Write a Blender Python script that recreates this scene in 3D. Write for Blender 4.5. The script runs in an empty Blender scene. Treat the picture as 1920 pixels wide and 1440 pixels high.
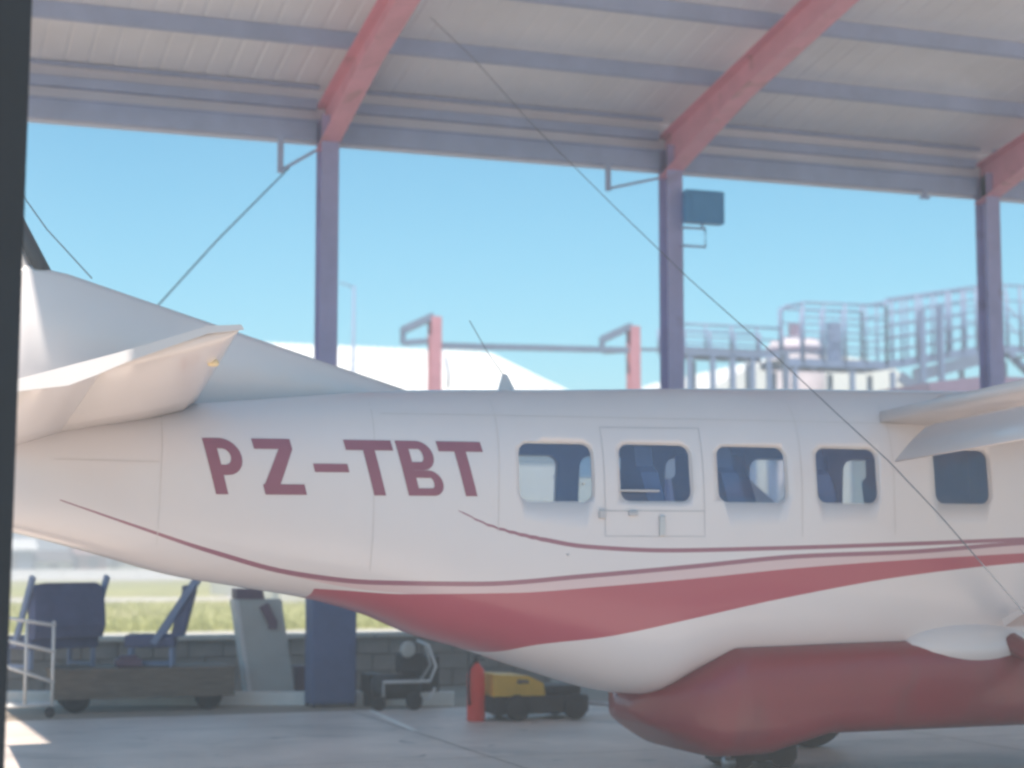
import bpy, bmesh, math, random
from mathutils import Vector, Matrix
random.seed(7)
R = math.radians
S = bpy.context.scene
COL = S.collection

# ------------------------------------------------------------------ camera
cam_d = bpy.data.cameras.new('camera')
cam = bpy.data.objects.new('camera', cam_d); COL.objects.link(cam)
cam_d.sensor_width = 36.0
cam_d.lens = 61.12
cam_d.clip_start = 0.1
cam_d.clip_end = 3000
cam.location = (0, 0, 1.6)
cam.rotation_euler = (R(90) + math.atan(320 / 3260), 0, R(-20))
cam_d.dof.use_dof = True
cam_d.dof.focus_distance = 9.2
cam_d.dof.aperture_fstop = 1.6
S.camera = cam

# ------------------------------------------------------------------ sky and sun
w = bpy.data.worlds.new('World'); S.world = w; w.use_nodes = True
nt = w.node_tree
bg = nt.nodes['Background']
sky = nt.nodes.new('ShaderNodeTexSky')
sky.sky_type = 'NISHITA'; sky.sun_disc = False
SUN = Vector((-0.21, -0.40, 1.0)).normalized()
sky.sun_elevation = math.asin(SUN.z)
sky.sun_rotation = math.atan2(SUN.x, SUN.y)
sky.air_density = 1.0; sky.dust_density = 0.0; sky.ozone_density = 6.0
tint = nt.nodes.new('ShaderNodeMix'); tint.data_type = 'RGBA'; tint.blend_type = 'MULTIPLY'
tint.inputs[0].default_value = 1.0; tint.inputs[7].default_value = (0.65, 1.16, 1.03, 1)
nt.links.new(sky.outputs[0], tint.inputs[6]); nt.links.new(tint.outputs[2], bg.inputs[0])
bg.inputs[1].default_value = 0.10
sun_d = bpy.data.lights.new('sun', 'SUN'); sun = bpy.data.objects.new('sun', sun_d); COL.objects.link(sun)
sun_d.energy = 5.0; sun_d.angle = R(0.5); sun_d.color = (1.0, 0.905, 0.79)
sun.rotation_euler = (-SUN).to_track_quat('-Z', 'Y').to_euler()
vs = S.view_settings
vs.view_transform = 'Standard'; vs.look = 'None'; vs.gamma = 1.0; vs.exposure = 0.82; vs.use_curve_mapping = False
S.render.engine = 'CYCLES'
S.cycles.use_denoising = True
S.cycles.max_bounces = 8; S.cycles.diffuse_bounces = 5; S.cycles.transparent_max_bounces = 16
S.cycles.filter_width = 2.6

# ------------------------------------------------------------------ materials
def mat(name, rgb, rough=0.6, metal=0.0, var=0.10, scale=3.0, bump=0.0, rgb2=None, coord='Object', coat=0.0, stretch=None, stain=None):
    m = bpy.data.materials.new(name); m.use_nodes = True
    t = m.node_tree; b = t.nodes['Principled BSDF']
    b.inputs['Roughness'].default_value = rough; b.inputs['Metallic'].default_value = metal
    b.inputs['Coat Weight'].default_value = coat
    tc = t.nodes.new('ShaderNodeTexCoord')
    vec = tc.outputs[coord]
    if stretch:
        mp = t.nodes.new('ShaderNodeMapping'); mp.inputs['Scale'].default_value = stretch
        t.links.new(vec, mp.inputs[0]); vec = mp.outputs[0]
    n = t.nodes.new('ShaderNodeTexNoise'); n.inputs['Scale'].default_value = scale; n.inputs['Detail'].default_value = 6
    n.inputs['Roughness'].default_value = 0.62
    t.links.new(vec, n.inputs['Vector'])
    mx = t.nodes.new('ShaderNodeMix'); mx.data_type = 'RGBA'
    a = tuple(c * (1 - var) for c in rgb); c2 = rgb2 or tuple(min(1, c * (1 + var)) for c in rgb)
    mx.inputs[6].default_value = (*a, 1); mx.inputs[7].default_value = (*c2, 1)
    mr = t.nodes.new('ShaderNodeMapRange'); mr.inputs[1].default_value = 0.32; mr.inputs[2].default_value = 0.68
    t.links.new(n.outputs['Fac'], mr.inputs[0]); t.links.new(mr.outputs[0], mx.inputs[0])
    cur = mx.outputs[2]
    if stain:
        for sc_, lo, hi, k_, cc in stain:
            n3 = t.nodes.new('ShaderNodeTexNoise'); n3.inputs['Scale'].default_value = sc_; n3.inputs['Detail'].default_value = 5; n3.inputs['Distortion'].default_value = 0.6
            t.links.new(vec, n3.inputs['Vector'])
            r3 = t.nodes.new('ShaderNodeMapRange'); r3.inputs[1].default_value = lo; r3.inputs[2].default_value = hi; r3.inputs[4].default_value = k_
            t.links.new(n3.outputs['Fac'], r3.inputs[0])
            m3 = t.nodes.new('ShaderNodeMix'); m3.data_type = 'RGBA'; m3.inputs[7].default_value = (*cc, 1)
            t.links.new(r3.outputs[0], m3.inputs[0]); t.links.new(cur, m3.inputs[6]); cur = m3.outputs[2]
    t.links.new(cur, b.inputs['Base Color'])
    if bump:
        bp = t.nodes.new('ShaderNodeBump'); bp.inputs['Strength'].default_value = bump; bp.inputs['Distance'].default_value = 0.02
        n2 = t.nodes.new('ShaderNodeTexNoise'); n2.inputs['Scale'].default_value = scale * 9; n2.inputs['Detail'].default_value = 4
        t.links.new(vec, n2.inputs['Vector'])
        t.links.new(n2.outputs['Fac'], bp.inputs['Height']); t.links.new(bp.outputs[0], b.inputs['Normal'])
    return m

M = {}
M['asphalt'] = mat('worn_asphalt', (0.36, 0.295, 0.235), 0.9, var=0.22, scale=0.6, bump=0.3)
M['dirt'] = mat('dry_dirt', (0.30, 0.25, 0.20), 0.95, var=0.25, scale=0.5, bump=0.5, stain=((0.5, 0.55, 0.65, 0.6, (0.18, 0.15, 0.12)),))
M['slab'] = mat('hangar_concrete', (0.66, 0.56, 0.50), 0.5, var=0.16, scale=0.9, bump=0.1, stain=((0.8, 0.58, 0.70, 0.55, (0.30, 0.26, 0.24)), (2.6, 0.66, 0.72, 0.7, (0.14, 0.125, 0.12))))
M['kerb'] = mat('white_kerb_paint', (0.86, 0.83, 0.78), 0.8, var=0.06, scale=4)
M['grass'] = mat('dry_grass', (0.36, 0.37, 0.11), 0.95, var=0.3, scale=0.25, rgb2=(0.44, 0.42, 0.16), stain=((0.12, 0.5, 0.68, 0.7, (0.36, 0.31, 0.17)),))
M['blade'] = mat('grass_blade', (0.34, 0.37, 0.11), 0.9, var=0.3, scale=1, rgb2=(0.45, 0.43, 0.16))
M['runway'] = mat('pale_taxiway', (0.50, 0.47, 0.42), 0.9, var=0.1, scale=0.2)
M['roof'] = mat('roof_sheet_white', (0.84, 0.85, 0.90), 0.55, var=0.05, scale=0.8, stain=((0.5, 0.52, 0.70, 0.30, (0.58, 0.56, 0.56)),))
M['girt'] = mat('grey_blue_girt', (0.42, 0.48, 0.66), 0.6, var=0.1, scale=2)
M['eave'] = mat('eave_sheet', (0.80, 0.78, 0.84), 0.6, var=0.06, scale=1)
M['rafter'] = mat('red_oxide_steel', (0.78, 0.37, 0.45), 0.55, var=0.12, scale=2, stain=((2.5, 0.60, 0.70, 0.5, (0.40, 0.22, 0.20)),))
M['column'] = mat('shade_tinted_red_steel', (0.46, 0.43, 0.66), 0.55, var=0.12, scale=2, stain=((2.0, 0.60, 0.70, 0.5, (0.30, 0.24, 0.33)),))  # red columns; shade and blue bloom are put into the mauve base colour
M['dark_column'] = mat('bezel_dark_blue', (0.004, 0.008, 0.013), 0.9, var=0.2, scale=1.5)  # bezel tone, shared by the added front columns and the edge beam
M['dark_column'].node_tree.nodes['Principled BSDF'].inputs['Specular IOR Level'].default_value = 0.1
M['white'] = mat('aircraft_white', (0.74, 0.695, 0.69), 0.32, var=0.03, scale=1.2, coat=0.3)
M['boot'] = mat('black_rubber_boot', (0.03, 0.045, 0.06), 0.6)
M['podred'] = mat('pod_red_paint', (0.25, 0.024, 0.034), 0.35, var=0.08, scale=1.5, coat=0.2, stain=((1.6, 0.58, 0.72, 0.35, (0.12, 0.06, 0.06)),))
M['letter'] = mat('maroon_lettering', (0.27, 0.09, 0.14), 0.45, var=0.06, scale=4)
M['lining'] = mat('cabin_lining', (0.45, 0.60, 0.86), 0.8, var=0.08)
M['seatdark'] = mat('cabin_seat_leather', (0.13, 0.21, 0.40), 0.6, var=0.1)
M['rubber'] = mat('tyre_rubber', (0.025, 0.025, 0.028), 0.85, var=0.2)
M['alu'] = mat('bare_aluminium', (0.55, 0.56, 0.58), 0.4, 0.7, var=0.06)
M['panelgap'] = mat('panel_gap', (0.50, 0.50, 0.52), 0.7)
M['blue'] = mat('locker_blue', (0.10, 0.14, 0.27), 0.55, var=0.1, scale=3, stain=((3, 0.6, 0.7, 0.4, (0.09, 0.10, 0.15)),))
M['seatblue'] = mat('seat_blue', (0.11, 0.125, 0.22), 0.8, var=0.15, scale=6, bump=0.2)
M['seatsteel'] = mat('seat_side_blue', (0.22, 0.28, 0.42), 0.6, var=0.1)
M['wood'] = mat('brown_trolley_deck', (0.20, 0.155, 0.12), 0.8, var=0.2, scale=5, stretch=(1, 6, 6), stain=((3, 0.55, 0.7, 0.5, (0.10, 0.085, 0.075)),))
M['tube'] = mat('white_tube', (0.72, 0.70, 0.68), 0.45, var=0.05)
M['cab'] = mat('cabinet_grey', (0.50, 0.50, 0.47), 0.55, var=0.06, scale=3)
M['mauve'] = mat('mauve_cap', (0.16, 0.10, 0.14), 0.6)
M['orange'] = mat('extinguisher_red', (0.95, 0.07, 0.05), 0.4, var=0.05)
M['yellow'] = mat('cart_yellow', (0.80, 0.47, 0.06), 0.5, var=0.1, scale=5)
M['black'] = mat('black_machinery', (0.035, 0.036, 0.04), 0.6, var=0.3, scale=8)
M['block'] = mat('concrete_block', (0.32, 0.275, 0.245), 0.9, var=0.2, scale=3, bump=0.4)
M['mortar'] = mat('mortar', (0.24, 0.21, 0.19), 0.95)
M['coping'] = mat('pale_coping', (0.58, 0.54, 0.48), 0.9, var=0.1)
M['bldwhite'] = mat('white_metal_roof', (0.84, 0.82, 0.80), 0.5, var=0.04, scale=0.5, stain=((0.25, 0.52, 0.70, 0.30, (0.55, 0.52, 0.50)),))
M['bldwall'] = mat('pale_wall', (0.62, 0.60, 0.58), 0.8, var=0.06, scale=0.5)
M['frame_red'] = mat('red_frame_steel', (0.50, 0.22, 0.26), 0.55, var=0.1)
M['frame_blue'] = mat('blue_grey_beam', (0.15, 0.19, 0.28), 0.55, var=0.1)
M['gantry'] = mat('pale_blue_steel', (0.17, 0.23, 0.37), 0.5, var=0.1)
M['pinktank'] = mat('faded_pink_tank', (0.60, 0.53, 0.57), 0.7, var=0.12)
M['maroof'] = mat('mauve_roof', (0.22, 0.16, 0.24), 0.7, var=0.1)
M['bark'] = mat('bark', (0.10, 0.075, 0.05), 0.95, var=0.3)
M['leaf'] = mat('leaf', (0.055, 0.085, 0.04), 0.8, var=0.35, scale=2)
M['darkroof'] = mat('far_dark_roof', (0.12, 0.10, 0.10), 0.8)
M['farred'] = mat('far_brick', (0.30, 0.17, 0.15), 0.9)
M['wire'] = mat('wire', (0.13, 0.14, 0.17), 0.6)
M['lampbox'] = mat('floodlight_blue', (0.10, 0.34, 0.62), 0.5, var=0.06)
M['glint_spot'] = mat('amber_glint', (0.80, 0.66, 0.40), 0.3, var=0.05)

M['seam'] = mat('faint_panel_seam', (0.63, 0.595, 0.58), 0.6)  # slightly darker skin tone for faint panel seam ribbons
def glass_mat():
    m = bpy.data.materials.new('sheen_tinted_window'); m.use_nodes = True
    t = m.node_tree; t.nodes.remove(t.nodes['Principled BSDF'])
    out = t.nodes['Material Output']
    tr = t.nodes.new('ShaderNodeBsdfTransparent'); tr.inputs[0].default_value = (0.90, 0.95, 0.98, 1)
    gl = t.nodes.new('ShaderNodeBsdfGlossy'); gl.inputs[0].default_value = (1, 1, 1, 1); gl.inputs[1].default_value = 0.06
    fr = t.nodes.new('ShaderNodeFresnel'); fr.inputs[0].default_value = 1.5
    mx = t.nodes.new('ShaderNodeMixShader')
    t.links.new(fr.outputs[0], mx.inputs[0]); t.links.new(tr.outputs[0], mx.inputs[1]); t.links.new(gl.outputs[0], mx.inputs[2])
    df = t.nodes.new('ShaderNodeBsdfDiffuse'); df.inputs[0].default_value = (0.22, 0.38, 0.80, 1)  # blue diffuse layer paints reflection and veil into the panes
    m2 = t.nodes.new('ShaderNodeMixShader'); m2.inputs[0].default_value = 0.17
    t.links.new(mx.outputs[0], m2.inputs[1]); t.links.new(df.outputs[0], m2.inputs[2])
    t.links.new(m2.outputs[0], out.inputs[0])
    return m
M['glass'] = glass_mat()

# ------------------------------------------------------------------ mesh helpers
class MB:
    def __init__(s): s.v = []; s.f = []; s.sm = []
    def add(s, vs, fs, smooth=False):
        o = len(s.v); s.v += [tuple(p) for p in vs]
        for f in fs: s.f.append(tuple(i + o for i in f)); s.sm.append(smooth)
        return s
    def box(s, x0, x1, y0, y1, z0, z1, c=0.0):
        # bevelled box when c > 0 (all 12 edges chamfered)
        if c <= 0:
            v = [(x, y, z) for z in (z0, z1) for y in (y0, y1) for x in (x0, x1)]
            return s.add(v, [(0, 2, 3, 1), (4, 5, 7, 6), (0, 1, 5, 4), (2, 6, 7, 3), (0, 4, 6, 2), (1, 3, 7, 5)])
        bm = bmesh.new(); bmesh.ops.create_cube(bm, size=1)
        for q in bm.verts:
            q.co = Vector(((x0 + x1) / 2 + q.co.x * (x1 - x0), (y0 + y1) / 2 + q.co.y * (y1 - y0), (z0 + z1) / 2 + q.co.z * (z1 - z0)))
        bmesh.ops.bevel(bm, geom=bm.edges[:], offset=c, segments=2, affect='EDGES', profile=0.6)
        bm.verts.index_update()
        s.add([q.co[:] for q in bm.verts], [tuple(q.index for q in f.verts) for f in bm.faces]); bm.free(); return s
    def bar(s, a, b, wx, wz, up=(0, 0, 1)):
        a = Vector(a); b = Vector(b); d = (b - a).normalized(); u = Vector(up)
        r = d.cross(u)
        if r.length < 1e-4: r = d.cross(Vector((1, 0, 0)))
        r.normalize(); u = r.cross(d).normalized()
        v = [p + r * i * wx / 2 + u * j * wz / 2 for p in (a, b) for i, j in ((-1, -1), (1, -1), (1, 1), (-1, 1))]
        return s.add(v, [(0, 3, 2, 1), (4, 5, 6, 7), (0, 1, 5, 4), (1, 2, 6, 5), (2, 3, 7, 6), (3, 0, 4, 7)])
    def tube(s, pts, r, n=8, cap=True):
        pts = [Vector(p) for p in pts]; k = len(pts); vs = []; prev = None
        for i, p in enumerate(pts):
            d = (pts[min(i + 1, k - 1)] - pts[max(i - 1, 0)]).normalized()
            ref = prev if prev is not None else (Vector((0, 0, 1)) if abs(d.z) < 0.9 else Vector((1, 0, 0)))
            u = (ref - d * ref.dot(d)).normalized(); q = d.cross(u); prev = u
            rr = r[i] if isinstance(r, (list, tuple)) else r
            vs += [p + (u * math.cos(2 * math.pi * j / n) + q * math.sin(2 * math.pi * j / n)) * rr for j in range(n)]
        fs = [(i * n + j, i * n + (j + 1) % n, (i + 1) * n + (j + 1) % n, (i + 1) * n + j) for i in range(k - 1) for j in range(n)]
        if cap: fs += [tuple(range(n - 1, -1, -1)), tuple((k - 1) * n + j for j in range(n))]
        return s.add(vs, fs, True)
    def lathe(s, prof, c, axis='Z', n=24):
        # prof: list of (radius, height along axis)
        vs = []
        for r_, h in prof:
            for j in range(n):
                a = 2 * math.pi * j / n; p, q = r_ * math.cos(a), r_ * math.sin(a)
                vs.append({'Z': (c[0] + p, c[1] + q, c[2] + h), 'Y': (c[0] + p, c[1] + h, c[2] + q), 'X': (c[0] + h, c[1] + p, c[2] + q)}[axis])
        k = len(prof)
        fs = [(i * n + j, i * n + (j + 1) % n, (i + 1) * n + (j + 1) % n, (i + 1) * n + j) for i in range(k - 1) for j in range(n)]
        fs += [tuple(range(n - 1, -1, -1)), tuple((k - 1) * n + j for j in range(n))]
        return s.add(vs, fs, True)
    def prism(s, poly, vec):
        n = len(poly); vec = Vector(vec); p = [Vector(q) for q in poly]
        return s.add(p + [q + vec for q in p], [tuple(range(n - 1, -1, -1)), tuple(range(n, 2 * n))] + [(i, (i + 1) % n, n + (i + 1) % n, n + i) for i in range(n)])
    def loft(s, rings, closed=True, cap=True, smooth=True):
        n = len(rings[0]); vs = [p for r_ in rings for p in r_]
        m_ = n if closed else n - 1
        fs = [(i * n + j, i * n + (j + 1) % n, (i + 1) * n + (j + 1) % n, (i + 1) * n + j) for i in range(len(rings) - 1) for j in range(m_)]
        if cap and closed: fs += [tuple(range(n - 1, -1, -1)), tuple((len(rings) - 1) * n + j for j in range(n))]
        return s.add(vs, fs, smooth)
    def mesh(s, name, off=(0, 0, 0), fix=True):
        me = bpy.data.meshes.new(name)
        me.from_pydata([(p[0] - off[0], p[1] - off[1], p[2] - off[2]) for p in s.v], [], s.f)
        if fix:
            bm = bmesh.new(); bm.from_mesh(me); bmesh.ops.recalc_face_normals(bm, faces=bm.faces[:]); bm.to_mesh(me); bm.free()
        me.polygons.foreach_set('use_smooth', s.sm); me.update()
        return me

def wloc(o):
    v = Vector((0, 0, 0))
    while o: v = v + o.location; o = o.parent
    return v
def part(name, mb, m, parent=None, label=None, kind=None, fix=True):
    """links a builder's shape as ONE mesh object; its coordinates are in the world, the parents are unrotated here"""
    off = wloc(parent) if parent else Vector((0, 0, 0))
    me = mb.mesh(name, off, fix) if isinstance(mb, MB) else mb
    if m is not None: me.materials.append(M[m])
    o = bpy.data.objects.new(name, me); COL.objects.link(o)
    if parent: o.parent = parent
    if label: o['label'] = label
    if kind: o['kind'] = kind
    return o
def thing(name, label, cat, loc=(0, 0, 0), group=None):
    o = bpy.data.objects.new(name, None); COL.objects.link(o); o.location = loc; o.empty_display_size = 0.2
    o['label'] = label; o['category'] = cat
    if group: o['group'] = group
    return o
def tag(o, label, cat, group=None):
    o['label'] = label; o['category'] = cat
    if group: o['group'] = group
    return o
def struct(name, mb, m, kind='structure'):
    o = part(name, mb, m); o['kind'] = kind; return o
def dup(o, parent=None, loc=None):
    c = o.copy(); COL.objects.link(c)
    if parent: c.parent = parent
    if loc is not None: c.location = loc
    for ch in [q for q in COL.objects if q.parent == o]: dup(ch, c)
    return c
def sheet(x0, x1, y0, y1, z, nx=1, ny=1):
    b = MB(); vs = [(x0 + (x1 - x0) * i / nx, y0 + (y1 - y0) * j / ny, z) for j in range(ny + 1) for i in range(nx + 1)]
    return b.add(vs, [(j * (nx + 1) + i, j * (nx + 1) + i + 1, (j + 1) * (nx + 1) + i + 1, (j + 1) * (nx + 1) + i) for j in range(ny) for i in range(nx)])
def ibeam(b, a, c, width, depth, tf=0.014, tw=0.010, up=(0, 0, 1)):
    """I section between a and c; depth along up"""
    a = Vector(a); c = Vector(c); d = (c - a).normalized(); r = d.cross(Vector(up)).normalized(); u = r.cross(d).normalized()
    b.bar(a + u * (depth / 2 - tf / 2), c + u * (depth / 2 - tf / 2), width, tf, u)
    b.bar(a - u * (depth / 2 - tf / 2), c - u * (depth / 2 - tf / 2), width, tf, u)
    b.bar(a, c, tw, depth - 2 * tf - 0.002, u)

# ------------------------------------------------------------------ the ground
struct('ground', sheet(-900, 900, -500, 1500, 0.0), 'asphalt')
struct('hangar_floor', sheet(-0.2, 30, 5.9, 17.6, 0.004), 'slab')
struct('dirt_strip', sheet(-60, 90, 20.9, 36.5, 0.004), 'dirt')
struct('grass_field', sheet(-300, 400, 36.5, 400, 0.004), 'grass')
struct('taxiway', sheet(-300, 400, 60.5, 66.5, 0.008), 'runway')
struct('grass_edge_path', sheet(-60, 90, 34.9, 36.5, 0.008), 'runway')
struct('far_road', sheet(-300, 400, 108, 122, 0.008), 'runway')
k = MB(); k.bar((-4.0, 21.64, 0.07), (5.86, 17.92, 0.07), 0.14, 0.14)
struct('kerb', k, 'kerb')
ln = MB(); ln.bar((4.84, 17.55, 0.006), (4.66, 15.4, 0.006), 0.06, 0.004)
struct('floor_line', ln, 'kerb')
for x0_, x1_, y0_, y1_ in ((4.62, 4.635, 5.9, 17.55), (8.86, 8.875, 5.9, 17.55), (-0.2, 4.615, 13.2, 13.213), (4.64, 8.855, 13.2, 13.213), (8.88, 22, 13.2, 13.213), (-0.2, 4.615, 16.2, 16.213), (4.64, 8.855, 16.2, 16.213)):
    struct('floor_joint', sheet(x0_, x1_, y0_, y1_, 0.007), 'mortar')
# grass tufts along the near edge of the field
g = MB()
for i in range(5200):
    x = random.uniform(2, 16); y = 36.6 + random.random() ** 2 * 22; h = random.uniform(0.06, 0.22); a = random.uniform(0, 6.28)
    dx, dy = math.cos(a) * 0.025, math.sin(a) * 0.025; l = random.uniform(-0.06, 0.06)
    g.add([(x - dx, y - dy, 0.004), (x + dx, y + dy, 0.004), (x + l, y + l * 0.5, h)], [(0, 1, 2)])
struct('grass_tufts', g, 'blade', 'stuff')

# ------------------------------------------------------------------ the open hangar
SL = 0.1817
def rz(y, off=0.0): return 6.88 + off + SL * (18.6 - y)
YF = 5.9
han = thing('open_hangar', 'open sided hangar with pale sheet roof on red steel frames with shade-tinted columns over the aircraft', 'hangar', (8.8, 12, 0))
XC = [0.3, 4.62, 8.86, 13.38, 17.5, 21.8]
bays = [-0.25] + [(XC[i] + XC[i + 1]) / 2 for i in range(5)] + [22.4]
edges = [-0.25, 4.62, 8.86, 13.38, 17.5, 22.4]
for i in range(5):
    x0, x1 = edges[i] + 0.002, edges[i + 1] - 0.002
    prof = []; x = x0
    while x < x1 - 0.3:
        prof += [(x, 0), (x + 0.19, 0), (x + 0.205, 0.009), (x + 0.235, 0.009), (x + 0.25, 0)]; x += 0.25
    prof.append((x1, 0))
    b = MB()
    for dz in (0, 0.004):
        pass
    top_ = [(px, YF, rz(YF) + h) for px, h in prof]; bot_ = [(px, 19.1, rz(19.1) + h) for px, h in prof]
    n = len(prof)
    b.add(top_ + bot_, [(j, j + 1, n + j + 1, n + j) for j in range(n - 1)])
    b.add([(p[0], p[1], p[2] + 0.003) for p in top_ + bot_], [(j, n + j, n + j + 1, j + 1) for j in range(n - 1)])
    part('roof_sheet', b, 'roof', han, fix=False)
yp = 17.40
while yp > YF:
    b = MB(); z = rz(yp)
    # C purlin: web facing the camera side, two lips
    b.box(-0.2, 22.3, yp - 0.004, yp + 0.004, z - 0.175, z - 0.012)
    b.box(-0.2, 22.3, yp + 0.0045, yp + 0.085, z - 0.175, z - 0.167)
    b.box(-0.2, 22.3, yp + 0.077, yp + 0.085, z - 0.166, z - 0.135)
    part('purlin', b, 'girt', han); yp -= 1.40
for i, x in enumerate(XC):
    front = (i == 0)
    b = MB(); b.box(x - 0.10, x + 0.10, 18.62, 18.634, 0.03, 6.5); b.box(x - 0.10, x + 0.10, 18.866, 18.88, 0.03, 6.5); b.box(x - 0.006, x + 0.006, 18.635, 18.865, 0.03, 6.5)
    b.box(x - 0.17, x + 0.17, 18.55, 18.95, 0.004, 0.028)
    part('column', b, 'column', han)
    # rafter with a deep haunch at the knee
    b = MB()
    def rp(y, o): return (x, y, rz(y, -0.185) + o)
    ys = [18.88, 16.9, YF + 0.1]
    dep = [0.50, 0.34, 0.34]
    for a in (-0.11, 0.11): pass
    for k2 in range(2):
        y0, y1 = ys[k2], ys[k2 + 1]; d0, d1 = dep[k2], dep[k2 + 1]
        for o0, o1, wd, th in ((0, 0, 0.22, 0.014), (-d0, -d1, 0.22, 0.014)):
            b.bar(rp(y0, o0 - 0.008), rp(y1, o1 - 0.008), wd, th)
        b.add([(x - 0.006, y0, rp(y0, -0.016)[2]), (x + 0.006, y0, rp(y0, -0.016)[2]), (x + 0.006, y0, rp(y0, -d0)[2]), (x - 0.006, y0, rp(y0, -d0)[2]),
               (x - 0.006, y1, rp(y1, -0.016)[2]), (x + 0.006, y1, rp(y1, -0.016)[2]), (x + 0.006, y1, rp(y1, -d1)[2]), (x - 0.006, y1, rp(y1, -d1)[2])],
              [(0, 1, 2, 3), (4, 7, 6, 5), (0, 4, 5, 1), (1, 5, 6, 2), (2, 6, 7, 3), (3, 7, 4, 0)])
    part('rafter', b, 'rafter', han)
    if i not in (0, 5): continue
    # added front columns under the high edge; left one stands in for a screen bezel
    b = MB()
    for z0, z1, hw0, hw1 in ((0.004, rz(YF + 0.2) - 0.70, 0.125, 0.145),):
        xc = x - 0.04 if i == 0 else x
        b.add([(xc - hw0 - 0.06, 5.95, z0), (xc + 0.146, 5.95, z0), (xc + 0.146, 6.3, z0), (xc - hw0 - 0.06, 6.3, z0),
               (xc - hw1, 5.95, z1), (xc + 0.215, 5.95, z1), (xc + 0.215, 6.3, z1), (xc - hw1, 6.3, z1)],
              [(3, 2, 1, 0), (4, 5, 6, 7), (0, 1, 5, 4), (1, 2, 6, 5), (2, 3, 7, 6), (3, 0, 4, 7)])
    part('added_front_column', b, 'dark_column', han)
b = MB(); ze = rz(YF + 0.2) - 0.70; b.box(0.45, 21.6, 6.06, 6.08, ze, ze + 0.30); b.box(0.45, 21.6, 5.97, 6.17, ze - 0.02, ze - 0.002); b.box(0.45, 21.6, 5.97, 6.17, ze + 0.302, ze + 0.32)
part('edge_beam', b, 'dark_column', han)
# eave: cladding strip, two girts, trim
for i in range(5):
    x0, x1 = XC[i] + 0.11, XC[i + 1] - 0.11
    b = MB(); b.box(XC[i] + .001, XC[i + 1] - .001, 18.89, 18.90, 6.20, 6.868); part('eave_sheet', b, 'eave', han)
    b = MB(); b.box(x0, x1, 18.80, 18.885, 6.245, 6.46, 0.012); b.box(x0, x1, 18.74, 18.799, 6.45, 6.46); part('girt', b, 'girt', han)
    b = MB(); b.box(x0, x1, 18.80, 18.885, 6.60, 6.715, 0.012); part('girt', b, 'girt', han)
    b = MB(); b.box(x0, x1, 18.70, 18.76, 6.815, 6.84); part('eave_trim', b, 'girt', han)
b = MB(); b.box(-0.2, 22.3, 19.105, 19.22, 6.66, 6.80, 0.01); part('gutter', b, 'eave', han)

# things hanging from the hangar
t = thing('floodlight', 'square dark blue box floodlight fixed on the middle hangar column', 'floodlight', (9.15, 18.5, 5.5))
b = MB(); b.box(8.93, 9.43, 18.44, 18.58, 5.54, 5.94, 0.02); part('housing', b, 'lampbox', t)
b = MB(); b.box(8.99, 9.37, 18.43, 18.439, 5.60, 5.88); part('lens', b, 'lampbox', t)
b = MB(); b.tube([(8.90, 18.55, 5.49), (9.22, 18.55, 5.49), (9.22, 18.55, 5.27), (8.90, 18.55, 5.27)], 0.016)
b.tube([(9.18, 18.55, 5.49), (9.18, 18.55, 5.545)], 0.016); part('bracket', b, 'girt', t)
b = MB(); b.bar((8.02, 18.7, 6.235), (8.02, 18.7, 5.90), 0.055, 0.055); b.bar((8.0, 18.7, 5.92), (8.68, 18.7, 6.10), 0.03, 0.03)
tag(part('lamp_bracket', b, 'girt'), 'short L shaped bracket under the eave left of the middle column', 'bracket', None)
b = MB(); b.bar((4.07, 18.7, 6.235), (4.07, 18.7, 5.82), 0.06, 0.06); b.bar((4.07, 18.7, 5.84), (4.47, 18.7, 6.10), 0.035, 0.035)
tag(part('lamp_bracket', b, 'girt'), 'small V shaped bracket under the eave where the guy wire starts', 'bracket', None)
b = MB(); b.bar((12.4, 18.7, 6.235), (12.4, 18.7, 6.12), 0.05, 0.05); b.bar((12.33, 18.7, 6.125), (12.47, 18.7, 6.125), 0.04, 0.03)
tag(part('lamp_bracket', b, 'girt'), 'tiny stub bracket under the eave between middle and right columns', 'bracket', None)
b = MB(); b.tube([(4.16, 18.66, 5.87), (3.3, 18.3, 4.93), (1.9, 17.8, 3.27), (0.2, 17.2, 1.2), (-0.7, 16.9, 0.0)], 0.009, 6)
tag(part('guy_wire', b, 'wire'), 'thin guy wire slanting from eave bracket down behind the tail fin', 'wire')

# ------------------------------------------------------------------ the aircraft
YC = 11.3
def pchip(tab):
    xs = [p[0] for p in tab]; ys = [p[1] for p in tab]; n = len(xs)
    h = [xs[i + 1] - xs[i] for i in range(n - 1)]; d = [(ys[i + 1] - ys[i]) / h[i] for i in range(n - 1)]
    m = [d[0]] + [0 if d[i - 1] * d[i] <= 0 else (h[i - 1] + h[i]) * 3 / ((2 * h[i] + h[i - 1]) / d[i - 1] + (h[i] + 2 * h[i - 1]) / d[i]) for i in range(1, n - 1)] + [d[-1]]
    def f(x):
        if x <= xs[0]: return ys[0] + m[0] * (x - xs[0])
        if x >= xs[-1]: return ys[-1] + m[-1] * (x - xs[-1])
        i = 0
        while x > xs[i + 1]: i += 1
        t_ = (x - xs[i]) / h[i]
        return ys[i] * (2 * t_**3 - 3 * t_ * t_ + 1) + h[i] * m[i] * (t_**3 - 2 * t_ * t_ + t_) + ys[i + 1] * (3 * t_ * t_ - 2 * t_**3) + h[i] * m[i + 1] * (t_**3 - t_ * t_)
    return f
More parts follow.
